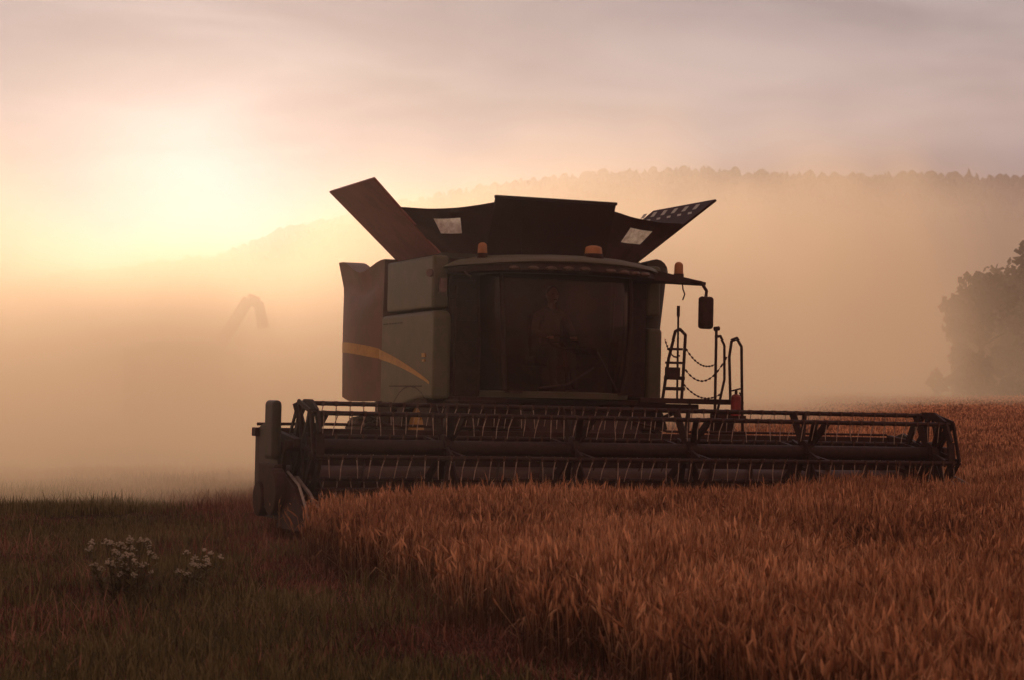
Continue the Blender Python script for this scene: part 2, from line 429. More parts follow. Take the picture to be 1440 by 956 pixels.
for sgn in(-1,1):
    b=MB(); x0,x1=sgn*4.24,sgn*4.30
    poly=[(1.3,.08),(1.32,1.05),(.95,1.14),(.5,.98),(.25,.62),(-.35,.45),(-.75,.30),(-.75,.06)]
    b.prism(poly,x0,x1)
    hp(b.build('end_sheet',greendk,H,bevel=.01))
    b=MB()
    P=[(-.2,.58,.15),(-.55,.46,.13),(-.85,.27,.10),(-1.02,.10,.06),(-1.08,.03,.02)]
    vs=[]
    for (yy,zt,w) in P: vs+= [(sgn*4.31-w*.9,yy,.02),(sgn*4.31-w*.35,yy,zt),(sgn*4.31+w*.35,yy,zt),(sgn*4.31+w*.9,yy,.02)]
    fs=[(0,1,2,3),(16,19,18,17)]
    for j in range(4):
        for k in range(4): fs.append((4*j+k,4*j+(k+1)%4,4*j+4+(k+1)%4,4*j+4+k))
    b.add(vs,fs); hp(b.build('divider_snout',dark,H,bevel=.015))
    b=MB(); b.slab([(sgn*4.15,-.28,.40),(sgn*4.19,-.30,.50),(sgn*4.15,-1.0,.14),(sgn*4.11,-1.0,.04)],.02,0)
    b.tube([(sgn*4.22,-.2,.56),(sgn*4.19,-.62,.40),(sgn*4.17,-1.02,.14)],.022,8,1)
    b.tube([(sgn*4.31,-.15,.62),(sgn*4.31,-.6,.50),(sgn*4.30,-1.05,.10)],.016,8,1); hp(b.build('divider_deflector',[dark,steel],H))
    b=MB(); b.beam((sgn*4.2,1.2,1.06),(sgn*4.2,-.12,.93),.07,.10); b.beam((sgn*4.14,1.1,.55),(sgn*4.16,.25,.93),.04,.04)
    b.cyl((sgn*4.1,0,AZ),(sgn*4.32,0,AZ),.07,n=14); b.beam((sgn*4.27,.05,.95),(sgn*4.27,.35,.35),.05,.07)
    hp(b.build('reel_arm',dark,H,bevel=.006))
b=MB(); b.box((-4.36,.33,1.07),(.11,.38,.66)); hp(b.build('drive_shield',greendk,H,bevel=.05,seg=3))
b=MB(); b.box((-4.4,.25,.45),(.09,.7,.5)); b.cyl((-4.36,-.1,.40),(-4.5,-.1,.40),.26,n=20); b.cyl((-4.36,.5,.30),(-4.48,.5,.30),.2,n=20); hp(b.build('knife_drive',dark,H,bevel=.02))
b=MB()
for sx in(1.9,3.3): b.beam((sx,1.2,.95),(sx+.9,.1,.55),.03,.045)
b.tube([(-4.3,1.25,1.12),(-3.5,1.28,1.13),(-1,1.28,1.12),(-.6,1.9,1.3)],.018); b.tube([(4.2,1.25,1.11),(1,1.28,1.11),(.5,1.9,1.3)],.015)
hp(b.build('hydraulic_lines',dark,H))
# --- feeder house, chassis
b=MB(); b.prism([(1.2,.22),(1.2,.98),(2.6,1.45),(3.4,1.6),(3.4,.75)],-.78,.78); b.build('feeder_house',dark,H,bevel=.03)
b=MB(); b.box((0,4.9,1.15),(2.1,3.9,.75)); b.box((0,3.4,.85),(2.3,.35,.4)); b.box((0,6.7,.62),(2.0,.22,.25)); b.prism([(2.35,1.1),(2.35,1.42),(3.3,1.42),(3.3,1.0)],-1.3,1.3)
for sx in(-1.05,-.5,.6,1.05): b.box((sx,2.32,1.25),(.12,.15,.4))
b.build('chassis',dark,H,bevel=.02)
b=MB(); b.box((0,5.0,2.35),(2.75,4.1,1.86)); b.build('body_core',greendk,H,bevel=.04)
b=MB(); b.prism([(2.62,1.45),(2.62,2.5),(2.70,2.58),(4.77,2.57),(4.77,1.40),(4.3,1.30),(3.2,1.45)],-1.66,-1.42); b.build('front_side_panel',green,H,bevel=.05,seg=3)
b=MB(); b.box((-1.53,3.70,2.95),(.22,1.85,.68)); b.build('tank_side_panel',green,H,bevel=.035,seg=3)
b=MB(); b.cyl((-1.60,2.86,3.06),(-1.68,2.80,3.06),.05,n=12,mi=0); b.box((-1.53,2.70,2.9),(.09,.08,.18)); b.build('side_work_light',[lens],H)
b=MB(); nu,nv=14,16; vs=[];fs=[]
for side in(0,1):
    for j in range(nv+1):
        v=j/nv
        for i in range(nu+1):
            u=i/nu; yy=4.82+1.85*u
            top=3.36-.17*math.sin(math.pi*min(1,u*1.15))**2+.05*u
            bot=1.42-.02*u+.25*max(0,u-.75)
            zz=bot+(top-bot)*v
            bul=.16*math.sin(math.pi*u*.9+.15)*(.35+.65*math.sin(math.pi*min(1,v*.9+.05)))+.10*max(0,v-.8)/.2*(u)-.10*math.exp(-((v-.86)/.08)**2)*math.sin(math.pi*u)
            vs.append(((-1.60-bul) if side==0 else -1.42,yy,zz))
n1=(nu+1)*(nv+1)
for j in range(nv):
    for i in range(nu):
        a=j*(nu+1)+i
        fs.append((a,a+1,a+nu+2,a+nu+1)); fs.append((n1+a,n1+a+nu+1,n1+a+nu+2,n1+a+1))
for i in range(nu):
    fs.append((i,n1+i,n1+i+1,i+1)); a=nv*(nu+1)+i; fs.append((a,a+1,n1+a+1,n1+a))
for j in range(nv):
    a=j*(nu+1); c=a+nu+1; fs.append((a,c,n1+c,n1+a)); a+=nu; c+=nu; fs.append((a,n1+a,n1+c,c))
rearm=M('haze_tinted_rear_panel',(.18,.085,.060),(.12,.078,.046),2.5,.6,bump=.05)  # pinkish haze over the rear panel put into its paint colour
b.add(vs,fs); b.build('rear_side_panel',rearm,H,True)
def stripe(name,off,z_off,wd,mat):
    b=MB(); vs=[]; n=40
    for i in range(n+1):
        yy=2.75+(6.62-2.75)*i/n; u=(yy-4.82)/1.85
        t=(yy-2.75)/3.87; zc=1.66+.52*math.sin(t*math.pi*.5)**.9+z_off
        w=wd*(.25+.75*min(1,t*1.6))
        for k in(-.5,0,.5):
            zz=zc+w*k
            if u>0:
                v=(zz-1.42)/(3.30-1.42); x=-1.60-.16*math.sin(math.pi*u*.9+.15)*(.35+.65*math.sin(math.pi*(v*.9+.05)))-off
            else: x=-1.66-off
            vs.append((x,yy,zz))
    b.add(vs,[(3*i+k,3*i+k+1,3*i+k+4,3*i+k+3) for i in range(n) for k in(0,1) if not -.03<((2.75+3.87*(i+.5)/n)-4.795)<.03])
    b.build(name,mat,H)
stripe('yellow_stripe',.008,0,.15,yellow)
b=MB(); b.box((-1.668,2.98,2.02),(.008,.14,.05)); b.box((-1.668,2.98,1.95),(.008,.1,.03)); b.build('model_badge',yellow,H)
b=MB()
for k in range(7): b.box((-1.668,3.9+.12*k,2.45),(.006,.07,.012))
b.box((-1.665,3.7,1.62),(.01,1.3,.012)); b.build('panel_vents',dark,H)
b=MB(); b.prism([(2.75,1.45),(2.75,2.45),(4.77,2.55),(4.77,1.40)],1.42,1.64); b.box((1.51,3.70,2.95),(.22,1.85,.68)); b.prism([(4.82,1.42),(4.82,3.34),(6.6,3.34),(6.6,1.5)],1.42,1.7); b.build('side_panel_far',green,H,bevel=.05,seg=3)
b=MB(); b.cyl((1.75,3.2,3.25),(1.85,8.2,3.05),.17,n=16); b.cyl((1.6,3.2,2.4),(1.7,3.2,3.3),.19,n=16); b.build('unloading_auger',greendk,H,True)
b=MB(); b.box((-1.2,2.84,2.35),(.42,.12,1.8))
for k in range(6): b.box((-1.2,2.765,1.7+k*.26),(.36,.03,.03))
b.tube([(-1.05,2.6,1.5),(-1.05,2.58,2.2),(-1.08,2.62,3.0)],.016); b.tube([(-1.38,2.6,1.5),(-1.38,2.6,2.9)],.016)
b.box((1.2,2.84,2.35),(.4,.12,1.8)); b.build('cab_rear_wall',dark,H)
b=MB(); b.box((0,2.6,1.46),(2.9,.75,.07)); b.box((-1.25,2.35,1.43),(.5,.5,.04)); b.build('cab_platform',dark,H,bevel=.01)
# --- cab
plan=[(-.98,3.0),(-.98,2.40),(-.90,2.18),(-.66,2.02),(-.34,1.93),(0,1.90),(.34,1.93),(.66,2.02),(.90,2.18),(.98,2.40),(.98,3.0)]
def ring(sx,sy,z,yo=0): return [(p[0]*sx,2.5+(p[1]-2.5)*sy+yo,z) for p in plan]
lev=[(.90,.92,1.56,.06),(.95,.98,1.9,.02),(.99,1.0,2.4,0),(1.0,.98,2.8,.01),(1.0,.92,3.10,.04)]
b=MB(); vs=[]
for l in lev: vs+=ring(*l)
n=len(plan); b.add(vs,[(j*n+i,j*n+i+1,(j+1)*n+i+1,(j+1)*n+i) for j in range(len(lev)-1) for i in range(n-1)])
b.build('cab_glass',glassm,H,True)
b=MB()
for i in(0,2,8,10):
    pts=[]
    for l in lev:
        r=ring(*l)[i]; pts.append((r[0],r[1]+.01,r[2]))
    b.tube(pts,.035 if i in(2,8) else .05)
b.box((0,2.97,2.3),(1.9,.05,1.6)); b.box((0,2.5,1.57),(1.7,.9,.03))
b.tube([(-.5,1.93,1.62),(-.1,1.90,1.68),(.25,1.9,1.9)],.012); b.tube([(.62,1.99,1.62),(.3,1.9,2.1)],.009)
b.build('cab_pillars',dark,H)
b=MB(); vs=[]
for (s1,s2,z,yo) in((.90,.92,1.48,.06),(.98,1.06,1.50,.06),(.99,1.08,1.57,.06),(.90,.93,1.585,.06)): vs+=ring(s1,s2,z,yo)
b.add(vs,[(j*n+i,j*n+i+1,(j+1)*n+i+1,(j+1)*n+i) for j in range(3) for i in range(n-1)]+[tuple(range(n)),tuple(range(3*n,4*n))[::-1]]); b.build('cab_sill',green_hi,H,True)
rp=[(-1.1,3.3),(-1.42,3.0),(-1.55,2.6),(-1.38,2.28),(-1.02,1.98),(-.55,1.76),(0,1.68),(.55,1.76),(1.02,1.98),(1.38,2.28),(1.55,2.6),(1.42,3.0),(1.1,3.3)]
rn=len(rp)
def loft(name,layers,mat,cx=0,cy=2.6):
    b=MB(); vs=[]
    for s,z,cam in layers:
        for p in rp: 
            rr=abs(p[0])/1.55
            vs.append((cx+(p[0]-cx)*s,cy+(p[1]-cy)*s,z-cam*rr*rr))
    L_=len(layers)
    b.add(vs,[(j*rn+i,j*rn+(i+1)%rn,(j+1)*rn+(i+1)%rn,(j+1)*rn+i) for j in range(L_-1) for i in range(rn)]+[tuple(range(rn)),tuple(range((L_-1)*rn,L_*rn))[::-1]])
    return b.build(name,mat,H,True)
loft('cab_roof',[(.88,3.18,.05),(.99,3.20,.07),(1.0,3.215,.08),(.99,3.235,.08),(.9,3.275,.05),(.7,3.31,.02),(.35,3.33,0)],green_hi)
loft('roof_visor',[(.80,3.06,.0),(.93,3.065,.02),(.975,3.10,.04),(.96,3.195,.06)],dark)
b=MB()
for lx in(-.86,-.64,-.42,-.20,.02,.40,.60,.80,.98):
    ax_=abs(lx); o_y=1.68+.145*ax_ if ax_<.55 else 1.76+(ax_-.55)*.468
    o_y=2.6+(o_y-2.6)*.975
    b.ball((lx,o_y-.005,3.122-.012*ax_),(.078,.035,.034),14,8)
b.build('roof_work_lights',lens,H,True)
def beacon(x,y,z,r,h):
    b=MB(); b.cyl((x,y,z-.05),(x,y,z+.01),r*1.08,n=16,mi=1); b.cyl((x,y,z+.01),(x,y,z+h*.7),r,r*.93,16,0); b.ball((x,y,z+h*.7),(r*.93,r*.93,h*.3),16,8,0)
    return b.build('beacon_light',[amber,dark],H,True)
beacon(-1.13,2.35,3.30,.062,.15); beacon(.26,2.0,3.335,.115,.12); beacon(1.66,2.35,3.16,.062,.17)
b=MB(); b.cyl((.26,2.0,3.25),(.26,2.0,3.31),.14,n=16); b.cyl((-.62,2.3,3.3),(-.62,2.3,3.75),.008,.003,6); b.build('antenna',dark,H)
b=MB(); b.tube([(1.35,2.35,3.10),(1.75,2.3,3.09),(1.93,2.22,3.06),(1.99,2.18,2.95),(1.98,2.18,2.86)],.022)
b.add([(1.2,2.2,3.20),(1.2,2.75,3.20),(2.03,2.45,3.07),(2.03,2.28,3.07),(1.2,2.2,3.06),(1.2,2.75,3.06),(2.03,2.45,3.03),(2.03,2.28,3.03)],[(0,1,2,3),(4,7,6,5),(0,3,7,4),(1,5,6,2),(2,6,7,3),(0,4,5,1)])
b.tube([(-1.3,2.3,3.07),(-1.42,2.2,3.04),(-1.36,2.1,2.98)],.016)
b.build('mirror_bracket',dark,H,True)
b=MB(); b.box((1.98,2.17,2.66),(.21,.10,.43)); b.build('side_mirror',dark,H,bevel=.045,seg=4)
b=MB(); b.tube([(1.69,2.3,3.06),(1.69,2.28,2.97),(1.72,2.28,2.9),(1.69,2.28,2.82)],.01); b.build('mirror_cable',dark,H)
# --- tank flaps
def fpart(o): flap_parts.append(o); return o
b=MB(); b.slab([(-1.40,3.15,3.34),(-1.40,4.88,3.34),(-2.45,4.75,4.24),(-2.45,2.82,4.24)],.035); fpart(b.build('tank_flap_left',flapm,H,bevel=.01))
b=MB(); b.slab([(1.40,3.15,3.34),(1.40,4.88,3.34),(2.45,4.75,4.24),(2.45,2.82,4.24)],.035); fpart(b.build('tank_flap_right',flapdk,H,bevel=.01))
b=MB()
for k in range(6):
    def fr(yv,t): return Vector((1.40+1.05*t-.03,3.15+(yv)*1.7-.33*t*(1-yv),3.34+.9*t+.012))
    y0=.05+k*.165
    for (t0,t1,sh) in((.78,.82,.03),(.86,.95,.06)):
        b.add([fr(y0+sh,t0),fr(y0+.06+sh,t0),fr(y0+.10+sh,t1),fr(y0+.04+sh,t1)],[(0,1,2,3)])
fpart(b.build('flap_reflectors',whitep,H))
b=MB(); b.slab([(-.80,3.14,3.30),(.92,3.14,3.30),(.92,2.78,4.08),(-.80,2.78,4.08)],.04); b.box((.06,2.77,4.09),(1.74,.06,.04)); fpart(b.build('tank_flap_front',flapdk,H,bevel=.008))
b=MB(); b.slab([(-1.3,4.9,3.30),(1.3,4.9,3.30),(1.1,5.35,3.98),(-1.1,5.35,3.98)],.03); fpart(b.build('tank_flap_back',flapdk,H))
def fab(sg,name):
    A=Vector((sg*2.06,2.95,3.90)); B=Vector((sg*.80,2.80,4.02)); C=Vector((sg*.80,3.13,3.30)); D=Vector((sg*1.38,3.16,3.30))
    def P(u,v): 
        p=(D.lerp(C,u)).lerp(A.lerp(B,u),v); p.y+= .07*math.sin(math.pi*u)*math.sin(math.pi*v)+.015*math.sin(u*17+v*9); p.z-=.05*math.sin(math.pi*u)*v; return p
    us=[i/16 for i in range(17)]; vsn=[j/10 for j in range(11)]
    b=MB(); w=MB(); vs=[P(u,v) for v in vsn for u in us]; fs=[];wf=[]
    for j in range(10):
        for i in range(16):
            f=(j*17+i,j*17+i+1,(j+1)*17+i+1,(j+1)*17+i)
            (wf if (5<=i<=9 and 5<=j<=7) else fs).append(f)
    b.add(vs,fs); w.add(vs,wf); fpart(b.build(name,fabric,H,True)); fpart(w.build(name+'_window',clearp,H,True))
fab(-1,'tank_fabric_left'); fab(1,'tank_fabric_right')
b=MB()
b.ball((-2.05,4.2,4.30),(.07,.07,.08),10,6); b.cyl((-2.05,4.2,3.9),(-2.05,4.2,4.3),.02); fpart(b.build('tank_camera',dark,H,True))
b=MB(); b.box((0,4.0,3.32),(2.85,1.9,.06)); b.build('tank_rim',greendk,H)
# --- ladder and rails on right side
b=MB(); r=.022
b.tube([(1.38,2.2,1.5),(1.46,2.2,2.05),(1.55,2.2,2.40),(1.62,2.2,2.43),(1.70,2.2,2.36),(1.68,2.2,1.9),(1.66,2.2,1.5)],r)
b.tube([(1.62,2.25,1.5),(1.615,2.25,2.72)],.015); b.cyl((1.615,2.25,2.6),(1.615,2.25,2.74),.022)
for z,w in((1.66,.26),(1.80,.25),(2.0,.22),(2.18,.17)): b.box((1.55,2.2,z),(w,.12,.045 if z<1.9 else .03))
b.box((1.52,2.2,1.88),(.2,.05,.12))
b.tube([(2.13,2.15,.6),(2.13,2.15,2.45)],.020); b.cyl((2.10,2.15,2.45),(2.17,2.15,2.46),.03)
b.tube([(2.14,2.2,2.35),(2.22,2.2,2.36),(2.28,2.2,2.25),(2.29,2.2,1.8),(2.2,2.2,1.4)],.018)
b.tube([(2.36,2.15,1.5),(2.33,2.15,2.1),(2.36,2.15,2.31),(2.44,2.15,2.34),(2.51,2.15,2.24),(2.54,2.15,1.3),(2.58,2.15,.5)],.020)
for z in(.62,.85,1.08,1.30): b.box((2.3,2.1,z),(.42,.22,.05))
b.box((2.28,2.22,.95),(.34,.05,.85))
b.build('access_ladder',dark,H,True)
b=MB(); b.box((1.72,2.45,1.50),(1.35,.55,.07)); b.box((1.5,2.3,1.40),(.9,.08,.12)); b.beam((1.1,2.4,1.1),(1.9,2.4,1.45),.05,.05); b.build('ladder_platform',dark,H,bevel=.01)
b=MB()
def chain(a,c,sag):
    a=Vector(a); c=Vector(c); n=22
    for i in range(n):
        t=(i+.5)/n; p=a.lerp(c,t); p.z-=sag*4*t*(1-t); d=(c-a)/n; d.z+= -sag*4*(1-2*t)/n
        e=d*.45; h=.014 if i%2 else .006; 
        b.cyl(p-e,p+e,h,n=5)
chain((1.69,2.2,2.22),(2.13,2.15,2.0),.12); chain((1.68,2.2,1.95),(2.29,2.15,2.1),.25); chain((1.66,2.2,1.75),(2.2,2.15,1.6),.12); chain((1.4,2.2,2.3),(1.62,2.2,2.1),.1)
b.build('safety_chains',dark,H)
b=MB(); b.cyl((2.36,2.0,1.32),(2.36,2.0,1.56),.068,n=16); b.ball((2.36,2.0,1.56),(.068,.068,.05),16,8); b.cyl((2.36,2.0,1.58),(2.36,2.0,1.66),.02,mi=1); b.beam((2.3,2.0,1.65),(2.42,2.0,1.68),.02,.02,1); b.tube([(2.4,1.98,1.63),(2.45,1.97,1.5),(2.44,1.97,1.38)],.01,6,1)
b.build('fire_extinguisher',[redp,dark],H,True)
# --- wheels
def wheel(x,y,r,w,name):
    b=MB(); s=1 if x>0 else -1
    prof=[(-.5,.62),(-.5,.88),(-.42,.96),(-.2,1.0),(.2,1.0),(.42,.96),(.5,.88),(.5,.62)]
    n=40; vs=[]
    for (a,q) in prof:
        for i in range(n):
            t=2*math.pi*i/n; vs.append((x+a*w,y+q*r*math.cos(t),r+q*r*math.sin(t)))
    b.add(vs,[(j*n+i,j*n+(i+1)%n,(j+1)*n+(i+1)%n,(j+1)*n+i) for j in range(len(prof)-1) for i in range(n)])
    for i in range(26):
        for sd in(-1,1):
            t=2*math.pi*(i+.25*(sd+1))/26; t2=t+.14
            p=Vector((x+sd*w*.46,y+.97*r*math.cos(t2),r+.97*r*math.sin(t2))); q=Vector((x+sd*w*.02,y+1.02*r*math.cos(t),r+1.02*r*math.sin(t)))
            b.beam(p,q,.06,.07,0,Vector((0,math.cos(t),math.sin(t))))
    b.cyl((x-.3*w,y,r),(x+.3*w,y,r),.62*r,n=32,mi=1); b.cyl((x-.42*w,y,r),(x+.42*w,y,r),.22*r,n=16,mi=1)
    for k in range(8):
        t=k*math.pi/4; b.cyl((x+s*.3*w,y+.4*r*math.cos(t),r+.4*r*math.sin(t)),(x+s*.35*w,y+.4*r*math.cos(t),r+.4*r*math.sin(t)),.03,n=6,mi=1)
    b.build(name,[rubber,yellow],H)
for x in(-1.32,1.32): wheel(x,3.5,.86,.62,'front_wheel')
for x in(-1.2,1.2): wheel(x,6.75,.58,.42,'rear_wheel')
b=MB()
for i in range(10):
    t0=math.radians(20+i*14); t1=t0+math.radians(14)
    for sx in(-1.33,1.33):
        q=[(sx-.33,3.5-.95*math.cos(t0),.86+.95*math.sin(t0)*.8),(sx+.33,3.5-.95*math.cos(t0),.86+.95*math.sin(t0)*.8),(sx+.33,3.5-.95*math.cos(t1),.86+.95*math.sin(t1)*.8),(sx-.33,3.5-.95*math.cos(t1),.86+.95*math.sin(t1)*.8)]
        b.slab(q,.02)
b.build('fenders',dark,H)
# --- cab interior
b=MB(); b.box((0,2.85,1.98),(.52,.5,.14)); b.box((0,2.9,2.3),(.48,.10,.6),0,Matrix.Rotation(-.12,3,'X')); b.box((0,2.8,1.75),(.35,.35,.35)); b.box((.42,2.55,2.12),(.16,.55,.10)); b.build('driver_seat',seatm,H,bevel=.04,seg=3)
b=MB(); cx,cy,cz=0,2.33,2.22
ax=Vector((0,-.45,.9)).normalized(); u=Vector((1,0,0)); v=ax.cross(u)
pts=[Vector((cx,cy,cz))+(u*math.cos(t)+v*math.sin(t))*.2 for t in [i*math.pi/10 for i in range(21)]]
b.tube(pts,.016,6); b.tube([(cx,cy,cz),(0,2.2,1.9),(0,2.12,1.6)],.035); b.beam(pts[0],pts[10],.03,.02); b.beam(pts[15],(cx,cy,cz),.03,.02)
b.box((.72,2.25,2.1),(.05,.22,.3)); b.tube([(.72,2.3,1.6),(.72,2.3,2.0)],.02); b.build('steering_console',dark,H)
D=empty('driver'); D.parent=H
def skinned(name,vr,ed,mat,root=0):
    me=bpy.data.meshes.new(name); me.from_pydata([v[:3] for v in vr],ed,[]); me.materials.append(mat)
    o=bpy.data.objects.new(name,me); COL.objects.link(o); o.parent=D
    o.modifiers.new('skin','SKIN')
    if not me.skin_vertices: 
        bpy.context.view_layer.objects.active=o; bpy.ops.mesh.customdata_skin_add()
    for i,v in enumerate(vr):
        rr=v[3]; me.skin_vertices[0].data[i].radius=(rr,rr)
    me.skin_vertices[0].data[root].use_root=True
    s=o.modifiers.new('sub','SUBSURF'); s.levels=2; s.render_levels=2
    for m_ in o.modifiers:
        if m_.type=='SKIN': m_.use_smooth_shade=True
    return o
try:
    T=[(0,2.78,2.12,.15),(0,2.79,2.32,.145),(0,2.77,2.50,.15),(0,2.75,2.61,.09),(0,2.73,2.70,.055),
       (-.19,2.76,2.56,.07),(-.27,2.62,2.34,.05),(-.17,2.42,2.28,.035),(.19,2.76,2.56,.07),(.27,2.62,2.34,.05),(.17,2.42,2.28,.035)]
    skinned('torso_and_arms',T,[(0,1),(1,2),(2,3),(3,4),(3,5),(5,6),(6,7),(3,8),(8,9),(9,10)],shirt)
    T=[(0,2.80,2.10,.14),(-.10,2.70,2.10,.09),(-.14,2.38,2.13,.07),(-.14,2.30,1.72,.05),(-.14,2.18,1.62,.045),(.10,2.70,2.10,.09),(.14,2.38,2.13,.07),(.14,2.30,1.72,.05),(.14,2.18,1.62,.045)]
    skinned('legs',T,[(0,1),(1,2),(2,3),(3,4),(0,5),(5,6),(6,7),(7,8)],trous)
except Exception as ex: print('skin fail',ex)
b=MB(); b.ball((0,2.70,2.83),(.077,.095,.115),18,12,0); b.cyl((0,2.73,2.66),(0,2.71,2.78),.052,n=12,mi=0)
b.add([(-.014,2.612,2.81),(.014,2.612,2.81),(0,2.58,2.815),(0,2.608,2.86)],[(0,1,2),(1,3,2),(3,0,2),(0,3,1)],0)
for s in(-1,1):
    b.ball((s*.078,2.71,2.83),(.012,.022,.03),8,6,0); b.ball((s*.03,2.612,2.845),(.012,.008,.007),8,6,1)
b.box((0,2.609,2.775),(.045,.01,.008),1); b.ball((0,2.725,2.87),(.082,.092,.088),18,10,1)
for s in(-1,1):
    c=Vector((s*.165,2.39,2.27)); b.ball(c,(.032,.045,.018),10,6,0)
    for k in range(4):
        o=Vector((s*(-.02+.014*k),-.04,.004)); b.tube([c+o,c+o+Vector((0,-.03,.01)),c+o+Vector((0,-.04,-.02))],.0085,6,0)
    b.tube([c+Vector((-s*.025,0,0)),c+Vector((-s*.045,-.03,.012))],.0095,6,0)
b.build('head_and_hands',[skin,hairm],D,True)

# ------------------------------------------------------------ second harvester
S2=(-10.4,72)
H2=empty('combine_harvester',(S2[0],S2[1],ground_z(*S2)-.1),(0,0,math.radians(38)))
H2.scale=(.80,.80,.88)
for o in list(H.children):
    if o in flap_parts or o.name.startswith(('driver','unloading_auger')): continue
    if o.type!='MESH': continue
    c=o.copy(); COL.objects.link(c); c.parent=H2
b=MB(); b.cyl((1.55,3.6,3.1),(3.0,3.0,5.4),.27,n=14); b.cyl((3.0,3.0,5.4),(3.5,2.9,5.3),.27,.22,n=14); b.cyl((3.5,2.9,5.3),(3.75,2.88,4.2),.22,.28,14); b.cyl((1.55,3.6,2.3),(1.55,3.6,3.2),.26,n=14)
b.prism([(3.0,3.35),(3.0,3.6),(5.2,3.6),(5.2,3.35)],-1.4,1.4); b.build('unloading_auger_raised',greendk,H2,True)

# ------------------------------------------------------------ hills and forest
prof=[(-3000,470),(-1500,430),(-700,440),(-300,420),(0,398),(100,384),(200,372),(290,360),(340,345),(400,320),(470,305),(560,283),(700,258),(850,243),(1000,238),(1150,246),(1300,244),(1440,251),(1800,280),(2400,330),(3200,420)]
DH=620.; KS=2800/DH
def ridge(x):
    px=720+x*KS
    for a,c in zip(prof[:-1],prof[1:]):
        if a[0]<=px<=c[0]:
            t=(px-a[0])/(c[0]-a[0]); y=a[1]+(c[1]-a[1])*t; return 1.65+(543-y)/KS-3.2
    return 10
foliage=plantM('distant_foliage',(.03,.026,.014),(.05,.042,.02),(.08,.062,.03),0)
def hz(x,y):
    t=max(0,min(1,(y-260)/(DH-260))); t=t*t*(3-2*t)
    k=1 if y<=DH else max(.6,1-(y-DH)/800)
    return ground_z(x,260)*(1-t)-1+ridge(x*DH/max(y,400))*t*k+1.0*mnoise.noise(Vector((x*.02,y*.02,0)))
hx=axis([(-700,-250,30),(-250,250,6),(250,700,30)]); hy=axis([(260,640,12),(640,900,60)])
grid('hill',hx,hy,hz,foliage)
b=MB()
def dist_tree(x,y,z,h,con):
    n=7
    ph=U(0,6)
    if con: rads=[(.05,.20),(.3,.28),(.55,.18),(.8,.08)]
    else: rads=[(.1,.22),(.35,.40),(.65,.38),(.88,.20)]
    vs=[]
    for (zz,rr) in rads:
        for i in range(n):
            t=ph+2*math.pi*i/n; q=rr*h*U(.6,1.3); vs.append((x+q*math.cos(t),y+q*math.sin(t),z+zz*h+U(-.06,.06)*h))
    vs.append((x+U(-.05,.05)*h,y,z+h))
    fs=[(j*n+i,j*n+(i+1)%n,(j+1)*n+(i+1)%n,(j+1)*n+i) for j in range(3) for i in range(n)]+[(3*n+i,3*n+(i+1)%n,4*n) for i in range(n)]
    b.add(vs,fs)
for _ in range(5200):
    y=DH+U(-150,14) if R()<.45 else DH+U(-14,8); x=U(-210,215)
    h=U(2.2,4.2)*(1 if R()>.05 else 1.3)
    dist_tree(x,y,hz(x,y)-.8,h,R()<.5)
b.build('distant_forest',foliage)
leaf=plantM('tree_leaves',(.015,.012,.007),(.03,.022,.011),(.05,.034,.016),.0)
bark=M('bark',(.06,.04,.03),(.03,.02,.015),6,.9)
b=MB()
for k in range(26):
    x=29.0+k*1.5+U(-.8,.8); y=126+U(-3,9); h=U(8.5,12.0)*(.7 if k<2 else (.85 if k<4 else 1)); g=ground_z(x,y)
    b.cyl((x,y,g-.2),(x+U(-.3,.3),y,g+h*.8),.28,.08,8,0)
    for q in range(9):
        a=U(0,6.28); z=g+h*U(.2,.75); l=h*U(.18,.3); b.cyl((x,y,z),(x+math.cos(a)*l,y+math.sin(a)*l,z+l*.5),.08,.02,5,0,False)
    for q in range(34):
        c=Vector((x+random.gauss(0,.14)*h,y+random.gauss(0,.14)*h,g+h*U(.03,.95))); rr=h*U(.08,.15)
        for q2 in range(60):
            d=Vector((random.gauss(0,1),random.gauss(0,1),random.gauss(0,1))).normalized()*rr*U(.4,1.1); p=c+d; s=U(.15,.32)
            u=Vector((U(-1,1),U(-1,1),U(-1,1))).normalized(); v=u.cross(Vector((U(-1,1),U(-1,1),U(-1,1)))).normalized()
            b.add([p-u*s-v*s*.6,p+u*s-v*s*.6,p+u*s+v*s*.6,p-u*s+v*s*.6],[(0,1,2,3)],1)
b.build('tree_line',[bark,leaf])

# ------------------------------------------------------------ light
EL=math.radians(5.0); AZM=math.radians(-8.7)
S=Vector((math.sin(AZM)*math.cos(EL),math.cos(AZM)*math.cos(EL),math.sin(EL)))
sl=bpy.data.lights.new('sun','SUN'); sl.energy=2.6; sl.angle=math.radians(1.5); sl.color=(1,.83,.66)
so=bpy.data.objects.new('sun',sl); COL.objects.link(so); so.rotation_euler=S.to_track_quat('Z','Y').to_euler(); so.location=(-20,60,30)
w=bpy.data.worlds.new('World'); sc.world=w; w.use_nodes=True; N=w.node_tree.nodes; L=w.node_tree.links; N.clear()
wo=N.new('ShaderNodeOutputWorld'); 
sky=N.new('ShaderNodeTexSky'); sky.sky_type='NISHITA'; sky.sun_disc=False; sky.sun_elevation=EL; sky.sun_rotation=AZM; sky.dust_density=3; sky.air_density=1.2
bg1=N.new('ShaderNodeBackground'); bg1.inputs[1].default_value=.05; L.new(sky.outputs[0],bg1.inputs[0])
tc=N.new('ShaderNodeTexCoord'); mp=N.new('ShaderNodeMapping'); mp.inputs['Scale'].default_value=(1,1,4.0); mp.inputs['Rotation'].default_value=(0,math.radians(6),0)
L.new(tc.outputs['Generated'],mp.inputs[0])
